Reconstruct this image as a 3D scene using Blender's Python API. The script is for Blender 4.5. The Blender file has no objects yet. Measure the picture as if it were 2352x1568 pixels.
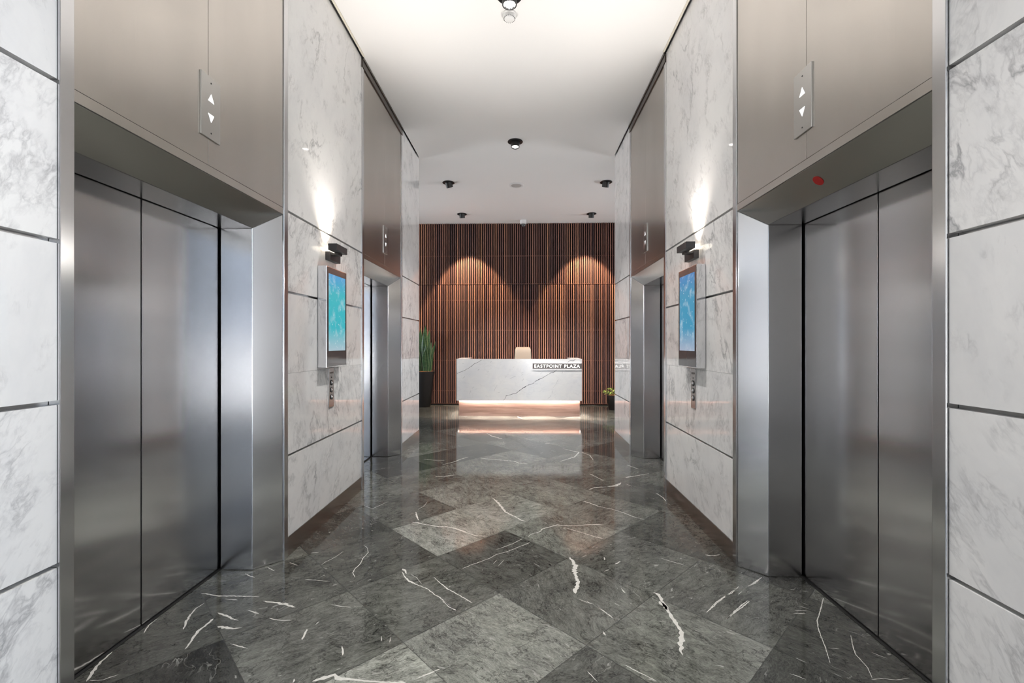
import bpy, bmesh, math, random
from mathutils import Vector, Matrix

random.seed(7)
S = bpy.context.scene
COL = S.collection
XL, XR, HC = -1.508, 1.312, 4.0386      # wall faces left / right, ceiling height
PE = 6.519                              # end of the lift corridor
YB = 10.03                              # face of the slatted back wall
MID = (XL + XR) / 2

# ------------------------------------------------------------------ helpers
def link(o, parent=None):
    COL.objects.link(o)
    if parent is not None:
        o.parent = parent
    return o

def wloc(o):
    v = Vector((0, 0, 0))
    while o is not None:
        v += o.location
        o = o.parent
    return v

def obj(name, bm, mats, parent=None, smooth=False, bevel=0.0, seg=2, origin=None):
    """link the bmesh (built in world coordinates) as one object"""
    me = bpy.data.meshes.new(name)
    bmesh.ops.recalc_face_normals(bm, faces=bm.faces)
    base = wloc(parent) if parent is not None else Vector((0, 0, 0))
    off = Vector(origin) if origin is not None else base
    bmesh.ops.translate(bm, vec=-off, verts=bm.verts)
    if smooth:
        for f in bm.faces:
            f.smooth = True
    bm.to_mesh(me); bm.free()
    for m in (mats if isinstance(mats, (list, tuple)) else [mats]):
        me.materials.append(m)
    o = bpy.data.objects.new(name, me)
    link(o, parent)
    if origin is not None:
        o.location = off - base
    if bevel:
        b = o.modifiers.new('bevel', 'BEVEL'); b.width = bevel; b.segments = seg
        b.limit_method = 'ANGLE'; b.angle_limit = math.radians(30)
        b.harden_normals = False
    return o

def thing(name, loc, label, cat, group=None):
    o = bpy.data.objects.new(name, None); o.empty_display_size = 0.05
    link(o); o.location = loc
    o['label'] = label; o['category'] = cat
    if group: o['group'] = group
    return o

def struct(o):
    o['kind'] = 'structure'; return o

def box(bm, x0, x1, y0, y1, z0, z1, mi=0):
    if x0 > x1: x0, x1 = x1, x0
    if y0 > y1: y0, y1 = y1, y0
    v = [bm.verts.new((x, y, z)) for z in (z0, z1) for y in (y0, y1) for x in (x0, x1)]
    for q in ((0, 1, 3, 2), (4, 6, 7, 5), (0, 4, 5, 1), (2, 3, 7, 6), (0, 2, 6, 4), (1, 5, 7, 3)):
        f = bm.faces.new([v[i] for i in q]); f.material_index = mi
    return bm

def hexa(bm, p, mi=0):
    """p: 8 points, 4 bottom loop + 4 top loop"""
    v = [bm.verts.new(q) for q in p]
    for q in ((3, 2, 1, 0), (4, 5, 6, 7), (0, 1, 5, 4), (1, 2, 6, 5), (2, 3, 7, 6), (3, 0, 4, 7)):
        f = bm.faces.new([v[i] for i in q]); f.material_index = mi

def prism(bm, loop_a, loop_b, mi=0):
    a = [bm.verts.new(q) for q in loop_a]; b = [bm.verts.new(q) for q in loop_b]
    n = len(a)
    for i in range(n):
        f = bm.faces.new((a[i], a[(i + 1) % n], b[(i + 1) % n], b[i])); f.material_index = mi
    for l in (a[::-1], b):
        f = bm.faces.new(l); f.material_index = mi

def lathe(bm, prof, c, axis=None, n=32, mi=0, cap=True):
    """prof: (radius, height) pairs, revolved about the axis through c"""
    R = Matrix.Identity(3)
    if axis is not None:
        R = Vector((0, 0, 1)).rotation_difference(Vector(axis)).to_matrix()
    c = Vector(c); rings = []
    for r, h in prof:
        if r < 1e-6:
            rings.append([bm.verts.new(c + R @ Vector((0, 0, h)))])
        else:
            rings.append([bm.verts.new(c + R @ Vector((r * math.cos(2 * math.pi * k / n), r * math.sin(2 * math.pi * k / n), h))) for k in range(n)])
    for a, b in zip(rings, rings[1:]):
        for k in range(n):
            k2 = (k + 1) % n
            if len(a) == 1 and len(b) == 1: continue
            if len(a) == 1: q = (a[0], b[k2], b[k])
            elif len(b) == 1: q = (a[k], a[k2], b[0])
            else: q = (a[k], a[k2], b[k2], b[k])
            f = bm.faces.new(q); f.material_index = mi
    if cap:
        for r in (rings[0], rings[-1]):
            if len(r) > 1:
                f = bm.faces.new(r); f.material_index = mi

def tube(bm, pts, rad, n=10, mi=0):
    pts = [Vector(p) for p in pts]
    rings = []
    for i, p in enumerate(pts):
        t = (pts[min(i + 1, len(pts) - 1)] - pts[max(i - 1, 0)]).normalized()
        u = t.orthogonal().normalized(); w = t.cross(u)
        r = rad[i] if isinstance(rad, (list, tuple)) else rad
        rings.append([bm.verts.new(p + r * (math.cos(2 * math.pi * k / n) * u + math.sin(2 * math.pi * k / n) * w)) for k in range(n)])
    for a, b in zip(rings, rings[1:]):
        for k in range(n):
            f = bm.faces.new((a[k], a[(k + 1) % n], b[(k + 1) % n], b[k])); f.material_index = mi
    bm.faces.new(rings[0][::-1]); bm.faces.new(rings[-1])

def ribbon(bm, pts, place, jag=0.35, mi=0, step=0.012):
    """a jagged inlaid vein: pts = (a, b, halfwidth mm) in a plane, place(a,b)->3D"""
    P = []
    for (a, b, w), (a2, b2, w2) in zip(pts, pts[1:]):
        L = math.hypot(a2 - a, b2 - b); n = max(2, int(L / step))
        for k in range(n):
            t = k / n
            P.append([a + (a2 - a) * t, b + (b2 - b) * t, w + (w2 - w) * t])
    P.append(list(pts[-1]))
    row = []
    for i, (a, b, w) in enumerate(P):
        i0, i1 = max(0, i - 1), min(len(P) - 1, i + 1)
        dx, dy = P[i1][0] - P[i0][0], P[i1][1] - P[i0][1]
        L = math.hypot(dx, dy) or 1
        nx, ny = -dy / L, dx / L
        w *= 0.001
        if i in (0, len(P) - 1): w *= 0.15
        j = random.uniform(-jag, jag) * w
        w1 = w * random.uniform(1 - jag, 1 + jag); w2 = w * random.uniform(1 - jag, 1 + jag)
        row.append((bm.verts.new(place(a + nx * (w1 + j), b + ny * (w1 + j))),
                    bm.verts.new(place(a - nx * (w2 - j), b - ny * (w2 - j)))))
    for p, q in zip(row, row[1:]):
        f = bm.faces.new((p[0], p[1], q[1], q[0])); f.material_index = mi

NB = bmesh.new

# ------------------------------------------------------------------ materials
class NT:
    def __init__(s, name):
        s.m = bpy.data.materials.new(name); s.m.use_nodes = True
        s.t = s.m.node_tree; s.b = s.t.nodes['Principled BSDF']; s.out = s.t.nodes['Material Output']
    def n(s, typ, inp=None, **kw):
        nd = s.t.nodes.new(typ)
        for k, v in kw.items(): setattr(nd, k, v)
        for k, v in (inp or {}).items(): s.set(nd, k, v)
        return nd
    def set(s, nd, k, v):
        i = nd.inputs[k]
        if isinstance(v, bpy.types.NodeSocket): s.t.links.new(v, i)
        elif isinstance(v, bpy.types.Node): s.t.links.new(v.outputs[0], i)
        else: i.default_value = v
    def math(s, op, a, b=0.0, c=0.0, clamp=False):
        nd = s.n('ShaderNodeMath', {0: a, 1: b, 2: c}, operation=op); nd.use_clamp = clamp
        return nd.outputs[0]
    def vmath(s, op, a, b=(0, 0, 0)):
        nd = s.n('ShaderNodeVectorMath', {0: a}, operation=op)
        if op == 'SCALE': s.set(nd, 3, b)
        else: s.set(nd, 1, b)
        return nd.outputs[0]
    def noise(s, vec, scale, detail=4, rough=0.55, dist=0.0):
        return s.n('ShaderNodeTexNoise', {'Vector': vec, 'Scale': scale, 'Detail': detail, 'Roughness': rough, 'Distortion': dist})
    def ramp(s, fac, stops, interp='LINEAR'):
        nd = s.n('ShaderNodeValToRGB', {'Fac': fac}); r = nd.color_ramp; r.interpolation = interp
        while len(r.elements) < len(stops): r.elements.new(0.5)
        for e, (p, c) in zip(r.elements, stops):
            e.position = p; e.color = (c, c, c, 1) if isinstance(c, (int, float)) else (*c, 1)
        return nd.outputs[0]
    def mix(s, fac, a, b, typ='MIX'):
        nd = s.n('ShaderNodeMix', data_type='RGBA', blend_type=typ)
        s.set(nd, 0, fac); s.set(nd, 6, a if not isinstance(a, tuple) else (*a, 1)); s.set(nd, 7, b if not isinstance(b, tuple) else (*b, 1))
        return nd.outputs[2]
    def pos(s): return s.n('ShaderNodeNewGeometry').outputs['Position']
    def island(s): return s.n('ShaderNodeNewGeometry').outputs['Random Per Island']
    def P(s, **kw):
        for k, v in kw.items(): s.set(s.b, k.replace('_', ' '), v)
        return s.m

def plain(name, col, rough=0.5, metal=0.0, spec=0.5, noise=0.0):
    t = NT(name)
    if noise:
        nz = t.noise(t.pos(), 60, 3)
        c = t.mix(nz.outputs[0], tuple(x * (1 - noise) for x in col), tuple(min(1, x * (1 + noise)) for x in col))
        t.P(Base_Color=c)
    else:
        t.P(Base_Color=(*col, 1))
    return t.P(Roughness=rough, Metallic=metal, Specular_IOR_Level=spec)

def emit(name, col, strength):
    t = NT(name)
    return t.P(Base_Color=(*col, 1), Emission_Color=(*col, 1), Emission_Strength=strength)

def brushed(name, col, rough=0.3, aniso=0.75, blotch=0.12):
    t = NT(name); p = t.pos()
    st = t.noise(t.n('ShaderNodeMapping', {'Vector': p, 'Scale': (260, 260, 2.2)}).outputs[0], 1.0, 3)
    bl = t.noise(t.n('ShaderNodeMapping', {'Vector': p, 'Scale': (2.6, 2.6, 0.9)}).outputs[0], 1.0, 3)
    f = t.math('ADD', t.math('MULTIPLY', st.outputs[0], 0.24), t.math('MULTIPLY', bl.outputs[0], 0.76))
    c = t.mix(f, tuple(x * (1 - blotch) for x in col), tuple(min(1, x * (1 + blotch)) for x in col))
    nrm = t.n('ShaderNodeNewGeometry').outputs['Normal']
    tan = t.vmath('NORMALIZE', t.vmath('CROSS_PRODUCT', nrm, (0.011, 0.017, 1.0)))
    r = t.math('ADD', t.math('MULTIPLY', st.outputs[0], 0.014), rough - 0.007)
    return t.P(Base_Color=c, Metallic=1.0, Roughness=r, Anisotropic=aniso, Tangent=tan)

def wall_marble():
    t = NT('carrara_marble'); r = t.island()
    off = t.n('ShaderNodeCombineXYZ', {0: t.math('MULTIPLY', r, 37.0), 1: t.math('MULTIPLY', r, 91.0), 2: t.math('MULTIPLY', r, 53.0)}).outputs[0]
    p = t.vmath('ADD', t.pos(), off)
    ang = t.math('ADD', t.math('MULTIPLY', t.math('SINE', t.math('MULTIPLY', r, 61.0)), 0.55), 0.2)
    p = t.n('ShaderNodeVectorRotate', {'Vector': p, 'Angle': ang}, rotation_type='X_AXIS').outputs[0]
    ps = t.n('ShaderNodeMapping', {'Vector': p, 'Scale': (1.0, 1.0, 0.5)}).outputs[0]
    warp = t.noise(ps, 5.0, 4, 0.6)
    pw = t.vmath('ADD', ps, t.vmath('SCALE', t.vmath('SUBTRACT', warp.outputs[1], (0.5, 0.5, 0.5)), 0.12))
    cloud = t.noise(pw, 2.2, 6, 0.65).outputs[0]
    base = t.ramp(cloud, [(0.30, (0.70, 0.70, 0.705)), (0.5, (0.785, 0.78, 0.775)), (0.7, (0.815, 0.81, 0.80))])
    def vein(scale, width, detail, rough=0.6):
        n = t.noise(pw, scale, detail, rough).outputs[0]
        d = t.math('ABSOLUTE', t.math('SUBTRACT', n, 0.5))
        return t.ramp(d, [(0.0, 1.0), (width * 0.3, 0.55), (width, 0.0)])
    dens = t.math('MULTIPLY', t.math('SUBTRACT', t.math('FRACT', t.math('MULTIPLY', r, 17.3)), 0.5), 0.16)
    m1 = t.ramp(t.math('ADD', t.noise(p, 2.6, 3).outputs[0], dens), [(0.44, 0.0), (0.62, 1.0)])
    m2 = t.ramp(t.math('ADD', t.noise(p, 6.0, 3).outputs[0], dens), [(0.44, 0.0), (0.60, 1.0)])
    v1 = t.math('MULTIPLY', vein(2.0, 0.018, 7), m1)
    v2 = t.math('MULTIPLY', vein(7.0, 0.035, 6), m2)
    v3 = t.math('MULTIPLY', vein(24.0, 0.085, 4), m2)
    fl = t.noise(ps, 38.0, 3).outputs[0]
    fleck = t.math('MULTIPLY', t.ramp(fl, [(0.64, 0.0), (0.72, 1.0)]), m1)
    c = t.mix(t.math('MULTIPLY', v2, 0.5), base, (0.36, 0.36, 0.37))
    c = t.mix(t.math('MULTIPLY', v3, 0.28), c, (0.36, 0.36, 0.37))
    c = t.mix(t.math('MULTIPLY', fleck, 0.35), c, (0.34, 0.34, 0.345))
    c = t.mix(t.math('MULTIPLY', v1, 0.75), c, (0.27, 0.27, 0.285))
    return t.P(Base_Color=c, Roughness=0.028, Specular_IOR_Level=0.5)

def desk_marble():
    t = NT('white_desk_marble'); p = t.pos()
    n = t.noise(p, 1.8, 5, 0.6, 0.6).outputs[0]
    c = t.ramp(n, [(0.35, (0.74, 0.75, 0.78)), (0.6, (0.83, 0.83, 0.83))])
    w = t.noise(t.n('ShaderNodeMapping', {'Vector': p, 'Rotation': (0, 0.6, 0), 'Scale': (1, 1, 2.5)}).outputs[0], 2.0, 5, 0.6).outputs[0]
    d = t.ramp(t.math('ABSOLUTE', t.math('SUBTRACT', w, 0.5)), [(0.0, 1.0), (0.02, 0.0)])
    c = t.mix(t.math('MULTIPLY', d, 0.16), c, (0.5, 0.51, 0.54))
    return t.P(Base_Color=c, Roughness=0.12)

FLOORK = 0.85
def floor_stone():
    t = NT('green_grey_floor_stone')
    at = t.n('ShaderNodeAttribute', attribute_name='tile', attribute_type='GEOMETRY')
    sep = t.n('ShaderNodeSeparateColor', {0: at.outputs['Color']})
    tone, seed, angc = sep.outputs[0], sep.outputs[1], sep.outputs[2]
    off = t.n('ShaderNodeCombineXYZ', {0: t.math('MULTIPLY', seed, 83.0), 1: t.math('MULTIPLY', seed, 47.0), 2: t.math('MULTIPLY', seed, 29.0)}).outputs[0]
    p = t.n('ShaderNodeVectorRotate', {'Vector': t.pos(), 'Angle': t.math('MULTIPLY', angc, 6.283)}, rotation_type='Z_AXIS').outputs[0]
    p = t.vmath('ADD', p, off)
    warp = t.noise(p, 3.0, 4)
    pw = t.vmath('ADD', p, t.vmath('SCALE', t.vmath('SUBTRACT', warp.outputs[1], (0.5, 0.5, 0.5)), 0.16))
    ps = t.n('ShaderNodeMapping', {'Vector': pw, 'Scale': (1.0, 2.8, 1.0)}).outputs[0]
    cloud = t.noise(pw, 3.2, 6, 0.65).outputs[0]
    streak = t.noise(ps, 13.0, 8, 0.72).outputs[0]
    fine = t.noise(ps, 70.0, 4, 0.75).outputs[0]
    v = t.math('ADD', t.math('MULTIPLY', t.math('SUBTRACT', cloud, 0.5), 2.1),
               t.math('ADD', t.math('MULTIPLY', t.math('SUBTRACT', streak, 0.5), 2.6), t.math('MULTIPLY', t.math('SUBTRACT', fine, 0.5), 2.6)))
    lum = t.math('MULTIPLY', t.math('MULTIPLY', tone, FLOORK), t.math('MAXIMUM', t.math('ADD', 1.0, v), 0.2))
    # thin dark cracks and thin pale veins
    dk = t.noise(pw, 5.0, 5, 0.6).outputs[0]
    dkv = t.ramp(t.math('ABSOLUTE', t.math('SUBTRACT', dk, 0.5)), [(0.0, 1.0), (0.012, 0.0)])
    lum = t.math('MULTIPLY', lum, t.math('SUBTRACT', 1.0, t.math('MULTIPLY', dkv, 0.6)))
    tint = t.mix(t.noise(pw, 2.0, 2).outputs[0], (0.95, 1.0, 0.85), (0.98, 0.99, 0.92))
    c = t.mix(1.0, t.n('ShaderNodeCombineColor', {0: lum, 1: lum, 2: lum}).outputs[0], tint, 'MULTIPLY')
    sp = t.noise(ps, 15.0, 3, 0.5).outputs[0]
    spv = t.ramp(sp, [(0.70, 0.0), (0.74, 1.0)])
    wv = t.ramp(t.math('ABSOLUTE', t.math('SUBTRACT', t.noise(ps, 3.6, 3, 0.5).outputs[0], 0.5)), [(0.0, 1.0), (0.007, 0.0)])
    msk = t.ramp(t.noise(p, 4.0, 2).outputs[0], [(0.54, 0.0), (0.66, 1.0)])
    wf = t.math('MAXIMUM', t.math('MULTIPLY', spv, 0.55), t.math('MULTIPLY', t.math('MULTIPLY', wv, msk), 0.55))
    c = t.mix(wf, c, (0.46, 0.46, 0.43))
    rr = t.math('ADD', t.math('MULTIPLY', fine, 0.03), 0.062)
    return t.P(Base_Color=c, Roughness=rr, Specular_IOR_Level=0.42)

def slat_wood(name, rough=0.5):
    t = NT(name); r = t.island(); p = t.pos()
    g = t.noise(t.n('ShaderNodeMapping', {'Vector': t.vmath('ADD', p, t.n('ShaderNodeCombineXYZ', {0: t.math('MULTIPLY', r, 19.0), 2: t.math('MULTIPLY', r, 43.0)}).outputs[0]), 'Scale': (60, 60, 1.6)}).outputs[0], 1.0, 4).outputs[0]
    band = t.noise(t.n('ShaderNodeMapping', {'Vector': p, 'Scale': (4.2, 0.0, 0.12)}).outputs[0], 1.0, 2).outputs[0]
    f = t.math('ADD', t.math('ADD', t.math('MULTIPLY', r, 0.55), t.math('MULTIPLY', t.math('SUBTRACT', g, 0.5), 0.5)), t.math('MULTIPLY', t.math('SUBTRACT', band, 0.34), 0.9), clamp=True)
    c = t.ramp(f, [(0.05, (0.055, 0.026, 0.030)), (0.3, (0.155, 0.072, 0.060)), (0.55, (0.28, 0.132, 0.095)), (0.78, (0.40, 0.195, 0.115)), (0.95, (0.60, 0.37, 0.22))])
    return t.P(Base_Color=c, Roughness=rough)

def plinth_wood():
    t = NT('walnut_plinth'); p = t.pos()
    n = t.noise(t.n('ShaderNodeMapping', {'Vector': p, 'Scale': (1.6, 1.6, 26)}).outputs[0], 1.0, 5, 0.6, 0.5).outputs[0]
    c = t.ramp(n, [(0.3, (0.28, 0.18, 0.15)), (0.5, (0.43, 0.29, 0.245)), (0.7, (0.56, 0.40, 0.345))])
    return t.P(Base_Color=c, Roughness=0.4)

def screen_mat(name, top, midc, bot, strength, z0, z1):
    t = NT(name); p = t.pos()
    z = t.n('ShaderNodeSeparateXYZ', {0: p}).outputs[2]
    f = t.math('DIVIDE', t.math('SUBTRACT', z, z0), z1 - z0)
    c = t.ramp(f, [(0.0, bot), (0.3, midc), (0.75, midc), (1.0, top)])
    cl = t.ramp(t.noise(p, 13.0, 4).outputs[0], [(0.52, 0.0), (0.75, 1.0)])
    c = t.mix(t.math('MULTIPLY', cl, 0.55), c, (0.62, 0.78, 0.85))
    dots = t.n('ShaderNodeTexVoronoi', {'Vector': p, 'Scale': 26.0}, feature='F1').outputs['Distance']
    df = t.ramp(dots, [(0.10, 1.0), (0.17, 0.0)])
    c = t.mix(t.math('MULTIPLY', df, 0.5), c, (0.85, 0.93, 0.96))
    return t.P(Base_Color=(0.01, 0.01, 0.01, 1), Roughness=0.08, Emission_Color=c, Emission_Strength=strength)

LED = 340.0
M = {}
M['marble'] = wall_marble()
M['desk'] = desk_marble()
M['floor'] = floor_stone()
M['vein'] = plain('white_calcite_vein', (0.62, 0.61, 0.57), 0.10, noise=0.18)
M['deskvein'] = plain('dark_marble_vein', (0.065, 0.068, 0.085), 0.15, noise=0.3)
M['deskvein2'] = plain('grey_marble_vein', (0.36, 0.37, 0.40), 0.15, noise=0.3)
M['grout'] = plain('grout', (0.045, 0.047, 0.043), 0.5)
M['steel'] = brushed('brushed_stainless', (0.67, 0.67, 0.68), 0.20, 0.6, 0.06)
M['door'] = brushed('brushed_stainless_door', (0.65, 0.645, 0.655), 0.15, 0.55, 0.06)
M['head'] = brushed('brushed_stainless_lintel', (0.44, 0.43, 0.41), 0.20, 0.5, 0.06)  # same stainless, darkened to stand for the dark floor it reflects
M['panel'] = brushed('aged_stainless_header', (0.57, 0.535, 0.495), 0.27, 0.6, 0.20)  # warm ceiling and sconce reflection put into the tint; mottling is its own
M['skirt'] = brushed('skirting_metal', (0.50, 0.46, 0.43), 0.25, 0.3, 0.06)
M['reveal'] = plain('reveal_metal', (0.34, 0.335, 0.33), 0.35, 0.8)
M['trimdark'] = brushed('dark_bronze_trim', (0.13, 0.115, 0.105), 0.32, 0.4, 0.1)
M['plate'] = brushed('plate_steel', (0.60, 0.585, 0.56), 0.28, 0.5, 0.06)
M['callplate'] = brushed('call_plate_steel', (0.34, 0.325, 0.315), 0.24, 0.5, 0.06)
M['chrome'] = plain('polished_steel', (0.80, 0.81, 0.83), 0.08, 1.0)
M['black'] = plain('black_paint', (0.012, 0.012, 0.013), 0.45)
M['blackgap'] = plain('dark_cavity', (0.006, 0.006, 0.006), 0.9)
M['bronze'] = plain('dark_bronze_lamp', (0.035, 0.032, 0.033), 0.42)
M['ceil'] = plain('ceiling_paint', (0.88, 0.875, 0.87), 0.85)
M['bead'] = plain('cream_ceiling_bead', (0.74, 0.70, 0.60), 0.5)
M['white'] = plain('white_plastic', (0.80, 0.80, 0.80), 0.4)
M['greyplastic'] = plain('grey_grille', (0.50, 0.49, 0.48), 0.6)
M['wallpaint'] = plain('wall_paint', (0.62, 0.61, 0.60), 0.8)
M['taupe'] = plain('taupe_wall_paint', (0.24, 0.22, 0.20), 0.7)
M['slat'] = slat_wood('walnut_slats')
M['slatback'] = plain('slat_backing', (0.012, 0.006, 0.005), 0.85)
M['batten'] = plain('batten_wood', (0.16, 0.07, 0.045), 0.6)
M['plinth'] = plinth_wood()
M['leather'] = plain('taupe_leather', (0.20, 0.172, 0.142), 0.5, noise=0.06)
M['pot'] = plain('charcoal_planter', (0.022, 0.021, 0.021), 0.55, noise=0.2)
M['bark'] = plain('bark_chips', (0.30, 0.13, 0.045), 0.9, noise=0.5)
M['screenL'] = screen_mat('display_blue_teal', (0.045, 0.36, 0.72), (0.035, 0.50, 0.58), (0.42, 0.58, 0.66), 0.50, 1.308, 1.885)
M['screenR'] = screen_mat('display_blue', (0.03, 0.24, 0.55), (0.04, 0.32, 0.52), (0.38, 0.47, 0.60), 0.50, 1.308, 1.885)
M['glassblack'] = plain('black_glass', (0.075, 0.075, 0.078), 0.06, 0.0, 0.6)
M['arrow'] = emit('arrow_white', (0.93, 0.93, 0.95), 0.55)
M['red'] = plain('red_vinyl', (0.42, 0.008, 0.008), 0.35)
M['lamp'] = emit('lamp_lens', (1.0, 0.93, 0.84), 9.0)
M['lampdim'] = emit('lamp_lens_front', (1.0, 0.95, 0.9), 3.0)
M['sconcelamp'] = emit('sconce_lamp', (1.0, 0.88, 0.72), 1.3)
M['led'] = emit('warm_led', (1.0, 0.83, 0.72), LED)
M['signglow'] = emit('sign_led', (1.0, 0.95, 0.94), 5.0)
M['signplate'] = plain('grey_sign_plate', (0.165, 0.15, 0.146), 0.5)
M['signtext'] = emit('sign_letter', (1.0, 0.97, 0.94), 0.85)

# ------------------------------------------------------------------ light levels
SKY, SCONCE, DLC, DLF, DLB, EXPO = 6.3, 68.0, 140.0, 310.0, 280.0, 0.84

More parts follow.
